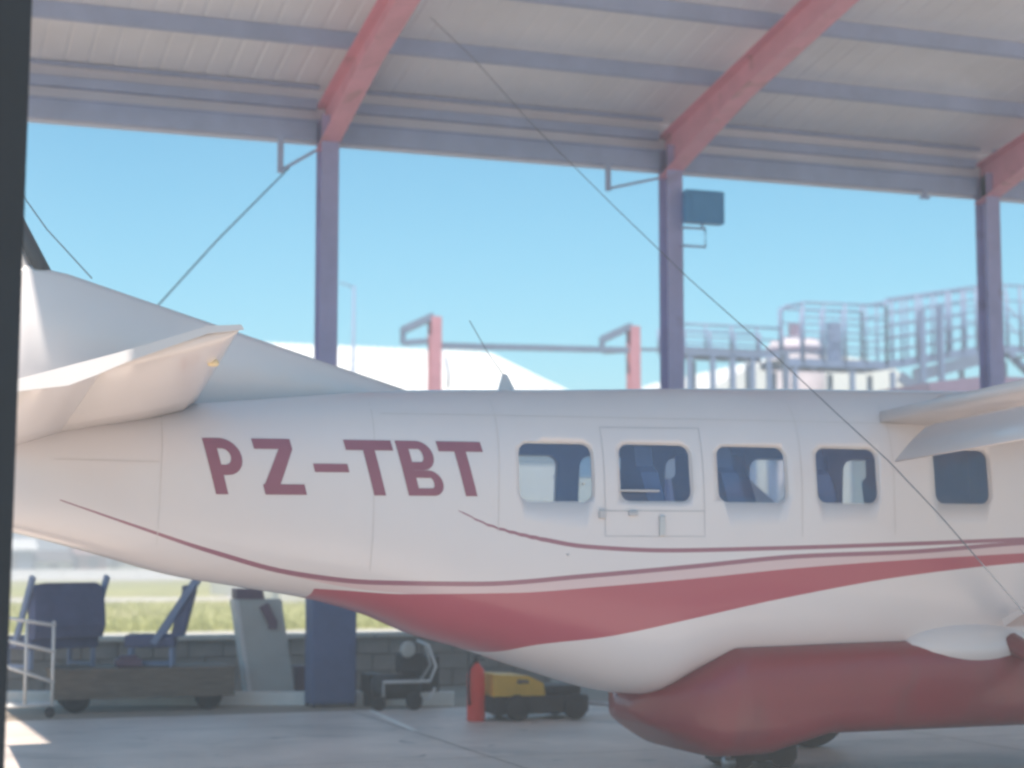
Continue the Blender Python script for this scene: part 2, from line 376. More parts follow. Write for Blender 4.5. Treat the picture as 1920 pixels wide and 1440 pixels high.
ftop = pchip([(-1.4, 2.3), (0, 2.40), (.8, 2.47), (2, 2.58), (3.38, 2.70), (4.27, 2.73), (5.5, 2.78), (7.3, 2.82), (8.4, 2.84), (9.2, 2.6), (9.8, 2.05), (10.5, 1.95), (11.4, 1.75)])
fbot = pchip([(-1.4, 2.05), (0, 1.9), (.83, 1.73), (1.21, 1.63), (1.82, 1.46), (2.23, 1.39), (2.69, 1.31), (3.09, 1.2), (3.43, 1.06), (3.75, .97), (4.27, .8), (4.80, .655), (4.98, .64), (5.3, .74), (5.6, .80), (8.5, .80), (10, .90), (11.4, 1.1)])
fwid = pchip([(-1.4, .10), (0, .25), (1, .40), (2, .56), (3, .69), (3.8, .77), (4.5, .8), (8.5, .8), (9.3, .7), (10.5, .5), (11.4, .3)])
NE = 3.2
def side(x, z, s=-1):
    zc = (ftop(x) + fbot(x)) / 2; hh = (ftop(x) - fbot(x)) / 2
    t_ = min(.999, abs(z - zc) / hh)
    return YC + s * fwid(x) * (1 - t_**NE) ** (1 / NE)
redtop = pchip([(1.165, 1.70), (2.1, 1.45), (2.5, 1.395), (2.782, 1.375), (3.173, 1.35), (3.844, 1.355), (4.453, 1.393), (5.104, 1.441), (5.906, 1.51), (6.748, 1.563), (7.723, 1.611), (11, 1.75)])
redlow = pchip([(3.2, 0.80), (3.649, 0.93), (3.863, 0.963), (4.045, 1.012), (4.482, 1.062), (5.111, 1.177), (5.824, 1.312), (6.746, 1.452), (7.721, 1.543), (11, 1.70)])
thin2 = pchip([(1.064, 1.923), (1.476, 1.779), (1.962, 1.616), (2.466, 1.483), (2.964, 1.425), (3.631, 1.414), (4.34, 1.462), (5.104, 1.522), (5.907, 1.589), (6.749, 1.618), (7.726, 1.684), (11, 1.83)])
thin1 = pchip([(3.498, 1.871), (3.69, 1.787), (3.975, 1.713), (4.339, 1.652), (4.91, 1.628), (5.704, 1.643), (6.751, 1.674), (7.726, 1.710), (11, 1.87)])

air = thing('aeroplane', 'white high wing turboprop with red belly stripe and PZ-TBT on its side', 'aeroplane', (6.5, YC, 0))
AO = wloc(air)

def livery_mat():
    m = bpy.data.materials.new('aircraft_livery'); m.use_nodes = True
    t = m.node_tree; b = t.nodes['Principled BSDF']; L = t.links
    b.inputs['Roughness'].default_value = 0.30; b.inputs['Coat Weight'].default_value = 0.3
    def at(n):
        q = t.nodes.new('ShaderNodeAttribute'); q.attribute_name = n; return q.outputs['Fac']
    def mth(op, a, c):
        q = t.nodes.new('ShaderNodeMath'); q.operation = op
        for i, s_ in enumerate((a, c)):
            if isinstance(s_, (int, float)): q.inputs[i].default_value = s_
            elif s_ is not None: L.new(s_, q.inputs[i])
        return q.outputs[0]
    noise = t.nodes.new('ShaderNodeTexNoise'); noise.inputs['Scale'].default_value = 1.3; noise.inputs['Detail'].default_value = 7
    tc = t.nodes.new('ShaderNodeTexCoord'); L.new(tc.outputs['Object'], noise.inputs['Vector'])
    base = t.nodes.new('ShaderNodeMix'); base.data_type = 'RGBA'
    base.inputs[6].default_value = (0.70, 0.66, 0.67, 1); base.inputs[7].default_value = (0.76, 0.72, 0.72, 1)
    L.new(noise.outputs['Fac'], base.inputs[0]); col = base.outputs[2]
    def layer(col, mask, rgb):
        q = t.nodes.new('ShaderNodeMix'); q.data_type = 'RGBA'; q.inputs[7].default_value = (*rgb, 1)
        L.new(mask, q.inputs[0]); L.new(col, q.inputs[6]); return q.outputs[2]
    t1, t2, rt, rl, lim = at('line_one'), at('line_two'), at('red_top'), at('red_low'), at('red_start')
    pink = mth('MULTIPLY', mth('MULTIPLY', mth('LESS_THAN', t2, 0.0), mth('GREATER_THAN', rt, 0.0)), mth('GREATER_THAN', t2, mth('MULTIPLY', mth('SUBTRACT', lim, 2.2), -4.5)))
    col = layer(col, pink, (0.68, 0.52, 0.53))
    red = mth('MULTIPLY', mth('MULTIPLY', mth('LESS_THAN', rt, 0.0), mth('GREATER_THAN', rl, 0.0)), mth('GREATER_THAN', lim, 2.62))
    col = layer(col, red, (0.43, 0.085, 0.12))
    for q, lo in ((t1, 3.48), (t2, 1.04)): col = layer(col, mth('MULTIPLY', mth('LESS_THAN', mth('ABSOLUTE', q, None), 1.0), mth('GREATER_THAN', lim, lo)), (0.32, 0.13, 0.18))
    L.new(col, b.inputs['Base Color'])
    return m
M['livery'] = livery_mat()

def rrect(cx, cz, w_, h_, r, n=6):
    p = []
    for sx, sz, a0 in ((1, 1, 0), (-1, 1, 90), (-1, -1, 180), (1, -1, 270)):
        for k_ in range(n + 1):
            a = R(a0 + 90 * k_ / n); p.append((cx + sx * (w_ / 2 - r) + r * math.cos(a), cz + sz * (h_ / 2 - r) + r * math.sin(a)))
    return p
NEAR = [(4.140, 2.134, .52, .395), (4.845, 2.140, .53, .395), (5.560, 2.140, .53, .395), (6.298, 2.143, .495, .395), (7.230, 2.150, .47, .40)]
FAR = [(4.50, 2.134, .47, .395), (5.14, 2.140, .46, .395), (5.86, 2.140, .48, .395), (6.58, 2.143, .48, .395), (7.40, 2.150, .46, .40)]
# shell
rings = []; xs = []
x = -1.4
while x < 11.4: xs.append(x); x += 0.07
xs.append(11.4)
for x in xs:
    zc = (ftop(x) + fbot(x)) / 2; hh = (ftop(x) - fbot(x)) / 2; wd = fwid(x); rg = []
    for j in range(88):
        a = 2 * math.pi * j / 88; c_, s_ = math.cos(a), math.sin(a)
        rg.append((x, YC + wd * math.copysign(abs(c_) ** (2 / NE), c_), zc + hh * math.copysign(abs(s_) ** (2 / NE), s_)))
    rings.append(rg)
shell = MB().loft(rings)
fus = part('fuselage', shell, 'livery', air)
fus.data.materials.append(M['lining'])
cut = MB()
for lst, y0, y1 in ((NEAR, 10.1, 11.2), (FAR, 11.4, 12.6)):
    for cx, cz, ww, hh in lst: cut.prism([(px, y0, pz) for px, pz in rrect(cx, cz, ww, hh, 0.075)], (0, y1 - y0, 0))
cme = cut.mesh('window_cutter', AO); cob = bpy.data.objects.new('window_cutter', cme); COL.objects.link(cob); cob.location = AO
md = fus.modifiers.new('thickness', 'SOLIDIFY'); md.thickness = 0.045; md.offset = -1; md.material_offset = 1; md.material_offset_rim = 0
mb_ = fus.modifiers.new('openings', 'BOOLEAN'); mb_.operation = 'DIFFERENCE'; mb_.object = cob; mb_.solver = 'EXACT'
bpy.context.view_layer.update()
dg = bpy.context.evaluated_depsgraph_get()
nm = bpy.data.meshes.new_from_object(fus.evaluated_get(dg))
fus.modifiers.clear(); fus.data = nm; nm.name = 'fuselage'
bpy.data.objects.remove(cob)
lay = {k_: [0.0] * len(nm.vertices) for k_ in ('line_one', 'line_two', 'red_top', 'red_low', 'red_start')}
for i, v in enumerate(nm.vertices):
    x = v.co.x + AO.x; z = v.co.z + AO.z
    w2 = 0.003 + 0.012 * max(0, min(1, (x - 1.02) / 1.0)); w1 = 0.003 + 0.011 * max(0, min(1, (x - 3.45) / 0.6))
    lay['line_two'][i] = (z - thin2(x)) / w2
    lay['line_one'][i] = (z - thin1(x)) / w1
    lay['red_top'][i] = z - redtop(x)
    lay['red_low'][i] = z - redlow(x)
    lay['red_start'][i] = x
for k_, vals in lay.items(): nm.attributes.new(k_, 'FLOAT', 'POINT').data.foreach_set('value', vals)
# windows: pane with a thin rim
for lst, s_ in ((NEAR, -1), (FAR, 1)):
    for cx, cz, ww, hh in lst:
        def P(px, pz, o): return (px, side(px, pz, s_) - s_ * o, pz)
        outer = rrect(cx, cz, ww - 0.004, hh - 0.004, 0.073); inner = rrect(cx, cz, ww - 0.018, hh - 0.018, 0.066)
        n = len(outer); b = MB()
        b.add([P(*p, 0.010) for p in outer] + [P(*p, 0.012) for p in inner] + [P(*p, 0.030) for p in inner],
              [(i, (i + 1) % n, n + (i + 1) % n, n + i) for i in range(n)] + [(n + i, n + (i + 1) % n, 2 * n + (i + 1) % n, 2 * n + i) for i in range(n)])
        fr = part('window', b, 'white', air)
        b = MB(); b.add([P(*p, 0.024) for p in inner], [tuple(range(n))]); part('pane', b, 'glass', fr)
# cabin inside
b = MB(); b.box(3.6, 8.4, 10.66, 11.94, 1.28, 1.33); part('cabin_floor', b, 'lining', air)
b = MB(); b.box(3.50, 3.54, 10.90, 11.70, 1.36, 2.45); part('bulkhead', b, 'lining', air)
b = MB(); b.box(8.30, 8.34, 10.62, 11.98, 1.34, 2.70); part('bulkhead', b, 'lining', air)
def cabin_seat(x, y):
    b = MB()
    b.loft([[(x + dx + 0.10 * 0, y - wy, z) , (x + dx + 0.13, y - wy, z), (x + dx + 0.13, y + wy, z), (x + dx, y + wy, z)] for dx, wy, z in ((0.0, .21, 1.70), (-0.10, .22, 2.02), (-0.13, .20, 2.16), (-0.13, .13, 2.20), (-0.14, .12, 2.34))], smooth=False)
    b.box(x - 0.02, x + 0.44, y - .22, y + .22, 1.60, 1.72, 0.03)
    b.box(x + 0.02, x + 0.38, y - .18, y + .18, 1.335, 1.60)
    return part('cabin_seat', b, 'seatdark', air)
for x, y in ((4.98, 10.98), (5.56, 10.93), (6.28, 10.93), (7.10, 10.93), (7.35, 11.65), (6.75, 11.68), (6.05, 11.68), (5.72, 11.66)): cabin_seat(x, y)
# door outline, handle, hinges on the near side
def ribbon_on_side(pts, wd, off=0.004, name=None):
    b = MB(); out = []; n = len(pts)
    dens = []
    for i in range(n - 1):
        a, c_ = pts[i], pts[i + 1]; L = math.dist(a, c_); q = max(1, int(L / 0.05))
        dens += [(a[0] + (c_[0] - a[0]) * k_ / q, a[1] + (c_[1] - a[1]) * k_ / q) for k_ in range(q)]
    dens.append(pts[-1]); m_ = len(dens); vs = []
    for i in range(m_):
        a = dens[max(i - 1, 0)]; c_ = dens[min(i + 1, m_ - 1)]; p = dens[i]
        d = Vector((c_[0] - a[0], c_[1] - a[1])).normalized(); nn = Vector((-d.y, d.x))
        k_ = 1.0
        if 0 < i < m_ - 1:
            d1 = Vector((p[0] - a[0], p[1] - a[1])).normalized(); k_ = 1 / max(0.5, d1.dot(d))
        for s_ in (-1, 0, 1):
            px, pz = p[0] + nn.x * s_ * wd / 2 * k_, p[1] + nn.y * s_ * wd / 2 * k_
            vs.append((px, side(px, pz) - off, pz))
    b.add(vs, [(3 * i + j, 3 * i + j + 1, 3 * i + j + 4, 3 * i + j + 3) for i in range(m_ - 1) for j in (0, 1)])
    return b
b = ribbon_on_side([(4.47, 1.72), (4.47, 2.44), (5.19, 2.45), (5.19, 1.72), (4.47, 1.72)], 0.005, 0.003); part('passenger_door', b, 'panelgap', air)
b = ribbon_on_side([(4.47, 1.885), (5.19, 1.89)], 0.007, 0.0035); part('door_split', b, 'panelgap', air)
def bump(name, x, z, wx, wz, m, out=0.03):
    b = MB(); y = side(x, z); b.box(x - wx / 2, x + wx / 2, y - out, y + 0.02, z - wz / 2, z + wz / 2, min(wx, wz, out) * 0.3); return part(name, b, m, air)
bump('door_handle', 4.445, 1.862, 0.045, 0.055, 'panelgap'); bump('door_handle', 4.665, 1.868, 0.06, 0.03, 'panelgap')
bump('door_rail', 4.72, 2.02, 0.28, 0.014, 'panelgap', 0.012); bump('door_stop', 4.875, 1.79, 0.04, 0.13, 'alu', 0.02)
bump('fuel_drain', 4.32, 2.06, 0.014, 0.014, 'panelgap', 0.01); bump('fuselage_port', 4.21, 1.60, 0.014, 0.014, 'panelgap', 0.01)
for pts in ([(2.93, 1.50), (2.95, 2.62)], [(3.74, 1.75), (3.76, 2.66)], [(1.62, 1.66), (1.64, 2.46)], [(5.93, 1.72), (5.94, 2.70)], [(6.66, 1.74), (6.67, 2.70)], [(3.0, 2.50), (7.9, 2.53)], [(1.0, 2.18), (1.62, 2.17)]):
    part('panel_seam', ribbon_on_side(pts, 0.005, 0.002), 'seam', air)
# registration letters, each a painted shape on the side
H0, H1 = 1.972, 2.322
SW, BV = 0.074, 0.185          # stem width in metres, bar height as a share of the letter height
def strip(b, A, B, x0, sh=0.088):
    """a painted strip between two outlines given as (metres across, share of height), laid on the skin"""
    n = len(A); vs = []
    for p, q in zip(A, B):
        for k_ in (0, .5, 1):
            u, v = p[0] + (q[0] - p[0]) * k_, p[1] + (q[1] - p[1]) * k_
            X, Z = x0 + u + sh * (1 - v), H0 + v * (H1 - H0); vs.append((X, side(X, Z) - 0.004, Z))
    b.add(vs, [(3 * i + j, 3 * i + j + 1, 3 * i + j + 4, 3 * i + j + 3) for i in range(n - 1) for j in (0, 1)])
def quadstrip(b, x0, a, c, d, e, n=8):     # corners: a-c bottom edge, d-e top edge
    L = lambda p, q, t_: (p[0] + (q[0] - p[0]) * t_, p[1] + (q[1] - p[1]) * t_)
    strip(b, [L(a, d, i / n) for i in range(n + 1)], [L(c, e, i / n) for i in range(n + 1)], x0)
def bowl(b, x0, W, v0, v1, u0, BV=BV):
    r = (v1 - v0) / 2; cv = (v0 + v1) / 2; ru = min(W - u0 - .01, r * .35 * .95); iu = max(.018, ru - SW * .9); iv = r - BV
    o = [(u0, v1)]; i_ = [(u0, v1 - BV)]
    for k_ in range(13):
        a = R(90 - 15 * k_); o.append((W - ru + ru * math.cos(a), cv + r * math.sin(a))); i_.append((W - ru + iu * math.cos(a), cv + iv * math.sin(a)))
    o.append((u0, v0)); i_.append((u0, v0 + BV)); strip(b, o, i_, x0)
def done(b): part('registration_letter', b, 'letter', air)
b = MB(); quadstrip(b, 1.875, (0, 0), (SW, 0), (0, 1), (SW, 1)); bowl(b, 1.875, .212, .34, 1.0, SW); done(b)
b = MB(); quadstrip(b, 2.175, (0, 1 - BV), (.235, 1 - BV), (0, 1), (.235, 1), 3); quadstrip(b, 2.175, (.012, BV), (.108, BV), (.150, 1 - BV), (.235, 1 - BV)); quadstrip(b, 2.175, (.0, 0), (.255, 0), (.0, BV), (.255, BV), 3); done(b)
b = MB(); quadstrip(b, 2.515, (0, .41), (.215, .41), (0, .56), (.215, .56), 3); done(b)
def tee(x0, W):
    b = MB(); quadstrip(b, x0, (0, 1 - BV), (W, 1 - BV), (0, 1), (W, 1), 3); c = W / 2 - .006; quadstrip(b, x0, (c - SW / 2, 0), (c + SW / 2, 0), (c - SW / 2, 1 - BV), (c + SW / 2, 1 - BV)); done(b)
tee(2.745, .30)
b = MB(); quadstrip(b, 3.072, (0, 0), (SW, 0), (0, 1), (SW, 1)); bowl(b, 3.072, .222, .462, 1.0, SW, .150); bowl(b, 3.072, .240, 0.0, .460, SW, .135); done(b)
tee(3.338, .29)
# fin with dorsal fillet, boot on its leading edge, rudder
def thick_blade(poly, y, t_, edge=0.35):
    b = MB(); c = Vector((sum(p[0] for p in poly) / len(poly), sum(p[1] for p in poly) / len(poly)))
    n = len(poly); ring = lambda s_, k_: [(c.x + (p[0] - c.x) * k_, y + s_, c.y + (p[1] - c.y) * k_) for p in poly]
    b.add(ring(-t_ / 2, .93) + ring(0, 1.0) + ring(t_ / 2, .93), [tuple(range(n - 1, -1, -1)), tuple(range(2 * n, 3 * n))] + [(i, (i + 1) % n, n + (i + 1) % n, n + i) for i in range(n)] + [(n + i, n + (i + 1) % n, 2 * n + (i + 1) % n, 2 * n + i) for i in range(n)])
    return b
dl = []
for k_ in range(13):
    x = 0.62 + (3.42 - 0.62) * k_ / 12; z = min(3.43, 3.435 + (2.695 - 3.435) * (x - 0.93) / 2.49); wd = (0.03 if k_ == 0 else 0.064 if k_ == 1 else 0.068) - 0.016 * k_ / 12
    zb = ftop(x) - 0.06; wb = 0.06 + 0.15 * k_ / 12
    dl.append([(x, YC - wb, zb), (x, YC - wd, max(z - 0.05, zb + 0.01)), (x, YC - wd * .5, max(z - 0.008, zb + 0.02)), (x, YC + wd * .5, max(z - 0.008, zb + 0.02)), (x, YC + wd, max(z - 0.05, zb + 0.01)), (x, YC + wb, zb)])
part('dorsal_fin', MB().loft(dl), 'white', air)
fl = []
for k_ in range(9):
    u = k_ / 8; z = 2.46 + (4.72 - 2.46) * u
    xl = 1.50 - 0.545 * (z - 2.46) if z > 3.42 else 0.98
    xl = 0.955 - (z - 3.42) * 0.545 if z > 3.42 else 0.955
    xt = -0.45 - 0.36 * (z - 2.46) * 0.9
    c = xl - xt; t_ = 0.075 * (1 - 0.45 * u)
    fl.append([(xl, YC, z), (xl - .08 * c, YC - t_ * .7, z), (xl - .3 * c, YC - t_, z), (xl - .7 * c, YC - t_ * .6, z), (xt, YC - .006, z), (xt, YC + .006, z), (xl - .7 * c, YC + t_ * .6, z), (xl - .3 * c, YC + t_, z), (xl - .08 * c, YC + t_ * .7, z)])
part('tail_fin', MB().loft(fl), 'white', air)
bl = []
for k_ in range(7):
    z = 3.40 + 1.25 * k_ / 6; xl = 0.955 - (z - 3.42) * 0.545 + 0.012
    bl.append([(xl - .10, YC - .062, z), (xl - .03, YC - .05, z), (xl + .012, YC, z), (xl - .03, YC + .05, z), (xl - .10, YC + .062, z)])
part('deicing_boot', MB().loft(bl), 'boot', air)
rd = []
for k_ in range(5):
    z = 2.50 + 2.15 * k_ / 4; xt = -0.45 - 0.324 * (z - 2.46)
    rd.append([(xt - .01, YC - .03, z), (xt - .50, YC - .005, z), (xt - .50, YC + .005, z), (xt - .01, YC + .03, z)])
part('rudder', MB().loft(rd, smooth=False), 'white', air)
# tailplane: near and far halves, elevator drooped at the back
def tailplane(s):
    secs = []; el = []
    for u in (0, .25, .5, .75, .97, 1.0):
        y = 0.16 + (3.12 - 0.16) * u
        xl = 1.90 + (1.60 - 1.90) * u; zl = 2.56 + 0.105 * u; c = 0.86 - 0.22 * u; inc = 0.22 + 0.08 * u
        tt = (0.105 - 0.045 * u) * (1 if u < 1 else 0.55)
        def q(d, h): return (xl - d * c, YC + s * y, zl - inc * d * c + h)
        secs.append([q(0.03, -0.0), q(0.0, tt * .25 + 0.0), q(.12, tt * .75), q(.4, tt * .9), q(1.0, tt * .55), q(1.0, -tt * .30), q(.4, -tt * .55), q(.12, -tt * .45)])
        bx, _, bz = q(1.0, tt * .12); ec = 0.46 - 0.10 * u
        def e(d, h): return (bx - 0.002 - d, YC + s * y, bz - 0.30 * d + h)
        el.append([e(0, tt * .42), e(ec * .5, tt * .34), e(ec, .008), e(ec, -.008), e(ec * .55, -tt * .5), e(0, -tt * .42)])
    part('tailplane', MB().loft(secs), 'white', air); part('elevator', MB().loft(el), 'white', air)
tailplane(-1); tailplane(1)
TIP = [(0.548, 2.382), (0.588, 2.398), (1.022, 2.532), (1.439, 2.676), (1.595, 2.690), (1.610, 2.668), (1.543, 2.655), (1.439, 2.640), (1.069, 2.492), (0.934, 2.428), (0.799, 2.371), (0.733, 2.361), (0.589, 2.339), (0.550, 2.336)]
for s in (-1, 1):
    b = MB(); b.prism([(px, YC + s * 3.122, pz) for px, pz in TIP], (0, s * 0.03, 0)); part('tailplane_tip', b, 'white', air)
b = MB(); b.lathe([(0.0, .02), (.025, .022), (.032, .04), (.022, .056), (0.0, .062)], (1.60, 8.9, 2.545), 'Z', 14); part('glint_spot', b, 'glint_spot', air)  # small amber dome added to imitate a yellow glint under the tailplane
# wings with drooped flaps and struts
def wing(s):
    secs = []
    for u in (0, .2, .6, .95, 1.0):
        y = 0.70 + (7.95 - 0.70) * u; dz = 0.42 * u; c = 1.68 - 0.55 * u; xl = 8.30 - .14 * u; t_ = (.30 - .14 * u) * (1 if u < 1 else .5)
        def q(d, h): return (xl - d * c, YC + s * y, 2.56 + dz + h)
        secs.append([q(0, .06), q(.03, t_ * .55), q(.15, t_ * .85), q(.35, t_ * .95), q(.65, t_ * .55), q(1, .045), q(1, -.03), q(.65, -.05), q(.3, -.07), q(.06, -.05)])
    wg = part('wing', MB().loft(secs), 'white', air)
    fl_ = []
    for u in (0, .5, 1.0):
        y = 1.40 + 3.4 * u; dz = 0.045 * (y - 1.4) + 0
        def q(d, h): return (6.605 - d * .815 - h * .58, YC + s * y, 2.435 + dz - d * .58 + h * .815)
        fl_.append([q(-.03, -.02), q(-.02, .03), q(.06, .05), q(.2, .04), q(.385, .006), q(.385, -.006), q(.2, -.03), q(.05, -.045)])
    part('flap', MB().loft(fl_), 'white', air)
    b = MB(); b.bar((7.6, YC + s * .84, 1.12), (7.7, YC + s * 4.4, 2.70), .20, .055, (0, -s * .4, 1)); part('wing_strut', b, 'white', air)
wing(-1); wing(1)
# root fairing where the wing trailing edge meets the cabin roof
for s in (-1, 1):
    b = MB(); b.loft([[(x, YC + s * (.72 + 0 * k_), z0), (x, YC + s * (.72 + k_), z0 + .02), (x, YC + s * (.70 + k_ * .8), z1), (x, YC + s * .60, z1 + .05)] for x, k_, z0, z1 in ((7.05, .04, 2.52, 2.62), (7.2, .12, 2.50, 2.70), (7.9, .16, 2.50, 2.78))])
    part('wing_root_fairing', b, 'white', air)
# blade antennas and wire antennas
b = MB(); b.prism([(4.00, YC - .012, 2.70), (4.15, YC - .012, 2.70), (4.075, YC - .012, 2.84), (4.045, YC - .012, 2.85)], (0, .024, 0)); part('blade_antenna', b, 'white', air)
b = MB(); b.tube([(4.05, YC, 2.84), (3.93, YC, 3.0), (3.80, YC, 3.21)], .003, 6); part('whip_antenna', b, 'wire', air)
b = MB(); b.tube([(0.55, YC - .05, 4.2), (0.95, YC - .04, 3.66), (1.24, YC - .03, 3.36)], .004, 6); part('wire_antenna', b, 'wire', air)
# cargo pod
def lin(tab):
    def f(x):
        for (a0, b0), (a1, b1) in zip(tab, tab[1:]):
            if x <= a1: return b0 + (b1 - b0) * (x - a0) / (a1 - a0)
        return tab[-1][1]
    return f
ptop = lin([(4.93, .56), (4.98, .67), (5.46, .985), (5.50, 1.0), (6.83, 1.025), (7.8, 1.03), (8.8, .98), (9.8, .80), (10.2, .62)])
pbot = lin([(4.93, .52), (4.98, .45), (5.33, .24), (5.39, .225), (5.75, .23), (6.22, .355), (7.8, .36), (9.2, .37), (9.8, .42), (10.2, .55)])
pw = lin([(4.93, .12), (4.98, .32), (5.05, .52), (5.15, .67), (5.28, .755), (5.46, .79), (5.50, .80), (8.6, .81), (9.6, .5), (10.2, .2)])
PX = [4.93, 4.95, 4.98, 5.01, 5.05, 5.1, 5.15, 5.21, 5.28, 5.33, 5.36, 5.39, 5.43, 5.46, 5.48, 5.50, 5.55, 5.6, 5.75, 5.9, 6.05, 6.2, 6.22, 6.3, 6.5, 6.83, 7.2, 7.8, 8.3, 8.6, 8.8, 9.2, 9.6, 9.8, 10.0, 10.2]
rg = []
for k_ in range(len(PX)):
    x = PX[k_]; a0, a1, wd = ptop(x), pbot(x), pw(x); zc = (a0 + a1) / 2; hh = (a0 - a1) / 2
    rg.append([(x, YC + wd * math.copysign(abs(math.cos(a)) ** .40, math.cos(a)), zc + hh * math.copysign(abs(math.sin(a)) ** .45, math.sin(a))) for a in [2 * math.pi * j / 48 for j in range(48)]])
part('cargo_pod', MB().loft(rg), 'podred', air)
# landing gear: fairing, spring leg, wheel with tyre
for s in (-1, 1):
    b = MB(); b.loft([[(7.34 + r_ * 1.5 * math.cos(a), YC + s * (.55 + dd), 1.02 - dd * .35 + r_ * .42 * math.sin(a)) for a in [2 * math.pi * j / 20 for j in range(20)]] for dd, r_ in ((0, .36), (.16, .34), (.22, .26), (.26, .14), (.27, .03))]); part('gear_fairing', b, 'white', air)
    b = MB(); b.tube([(7.62, YC + s * .75, .98), (7.76, YC + s * 1.1, .80), (7.74, YC + s * 1.5, .52), (7.64, YC + s * 1.62, .40)], [.075, .065, .055, .05], 12); part('gear_leg', b, 'podred', air)
    wx, wy = (7.60, YC - 1.74) if s < 0 else (7.36, YC + 1.68)
    b = MB(); b.lathe([(.17, -.10), (.27, -.115), (.345, -.09), (.37, -.04), (.37, .04), (.345, .09), (.27, .115), (.17, .10)], (wx, wy, .374), 'Y', 32); wob = part('wheel', b, 'rubber', air)
    b = MB(); b.lathe([(0, -.085), (.06, -.09), (.09, -.06), (.155, -.07), (.172, -.095), (.172, .095), (.155, .07), (.09, .06), (.06, .09), (0, .085)], (wx, wy, .374), 'Y', 28); part('hub', b, 'alu', wob)
# nose gear, propeller
b = MB(); b.tube([(10.3, YC, 1.0), (10.45, YC, .42)], .05); part('nose_gear_leg', b, 'alu', air)
b = MB(); b.lathe([(.12, -.08), (.24, -.10), (.30, -.04), (.30, .04), (.24, .10), (.12, .08)], (10.5, YC, .304), 'Y', 28); part('nose_wheel', b, 'rubber', air)
b = MB(); b.lathe([(.24, 0), (.22, .12), (.15, .28), (.05, .38), (0, .40)], (11.4, YC, 1.43), 'X', 24); sp = part('spinner', b, 'alu', air)
for k_ in range(3):
    a = R(90 + 120 * k_); b = MB()
    b.bar((11.52, YC + .15 * math.cos(a), 1.43 + .15 * math.sin(a)), (11.52, YC + 1.1 * math.cos(a), 1.43 + 1.1 * math.sin(a)), .14, .03, (1, .3 * math.sin(a), -.3 * math.cos(a))); part('propeller_blade', b, 'boot', air)
# cockpit windscreen
b = MB(); b.loft([[(x, YC - fwid(x) * .80, ftop(x) - dz_), (x, YC - fwid(x) * .4, ftop(x) + .012), (x, YC, ftop(x) + .016), (x, YC + fwid(x) * .4, ftop(x) + .012), (x, YC + fwid(x) * .80, ftop(x) - dz_)] for x, dz_ in ((8.75, .08), (9.1, .08), (9.4, .08), (9.7, .08))], closed=False); part('windscreen', b, 'boot', air)

# a thin slack cable hanging across in front of the cabin
b = MB(); b.tube([(5.06, 16.3, 6.98), (5.22, 15.4, 6.32), (5.52, 14.6, 5.51), (5.79, 13.4, 4.56), (5.91, 12.2, 3.76), (5.94, 11.0, 3.08), (5.90, 10.0, 2.54), (5.87, 9.3, 2.17), (5.95, 8.9, 1.84), (6.13, 8.7, 1.52), (6.27, 8.6, 1.31), (6.7, 8.4, 0.6), (7.0, 8.3, 0.01)], 0.0042, 6)
tag(part('cable', b, 'wire'), 'thin dark slack cable hanging from the roof across the cabin windows', 'cable')

# ------------------------------------------------------------------ low block wall behind the kerb
wl = thing('block_wall', 'low wall of grey brown blocks with pale coping behind the parked clutter', 'wall', (4, 20.6, 0))
b = MB(); b.box(0.62, 8.0, 20.56, 20.70, 0.004, 0.60); part('wall_core', b, 'mortar', wl)
bm1 = MB(); bm1.box(-.195, .195, -.02, .06, -.093, .093, 0.008); bme = bm1.mesh('block'); bme.materials.append(M['block'])
for r_ in range(3):
    for k_ in range(18):
        o = bpy.data.objects.new('block', bme); COL.objects.link(o); o.parent = wl
        o.location = (0.82 + k_ * .405 + (.2 if r_ == 1 else 0) - 4 + random.uniform(-.004, .004), random.uniform(-.06, -.045), .104 + r_ * .2)
for k_ in range(9):
    b = MB(); b.box(0.6 + k_ * .85, 0.6 + k_ * .85 + .84, 20.46, 20.76, 0.604, 0.66, 0.01); part('coping_stone', b, 'coping', wl)

# ------------------------------------------------------------------ clutter along the hangar edge
# low flat trolley carrying two blue seats
t = thing('flat_trolley', 'low brown flatbed trolley carrying two blue seats', 'trolley', (2.6, 18.6, 0))
for k_ in range(5):
    b = MB(); b.box(1.70, 3.58, 18.25 + k_ * .15, 18.25 + k_ * .15 + .144, .40, .44, 0.006); part('deck_plank', b, 'wood', t)
b = MB()
for y in (18.27, 18.95): b.box(1.72, 3.56, y - .02, y + .02, .31, .398)
for x in (1.74, 2.64, 3.54): b.box(x - .02, x + .02, 18.292, 18.928, .31, .398)
part('chassis', b, 'wood', t)
b = MB(); b.box(1.72, 3.56, 18.235, 18.247, .14, .40); part('side_board', b, 'wood', t)
for x in (1.95, 3.3):
    for y in (18.30, 18.92):
        b = MB(); b.lathe([(.05, -.03), (.135, -.035), (.145, -.02), (.145, .02), (.135, .035), (.05, .03)], (x, y, .149), 'Y', 18); part('wheel', b, 'rubber', t)
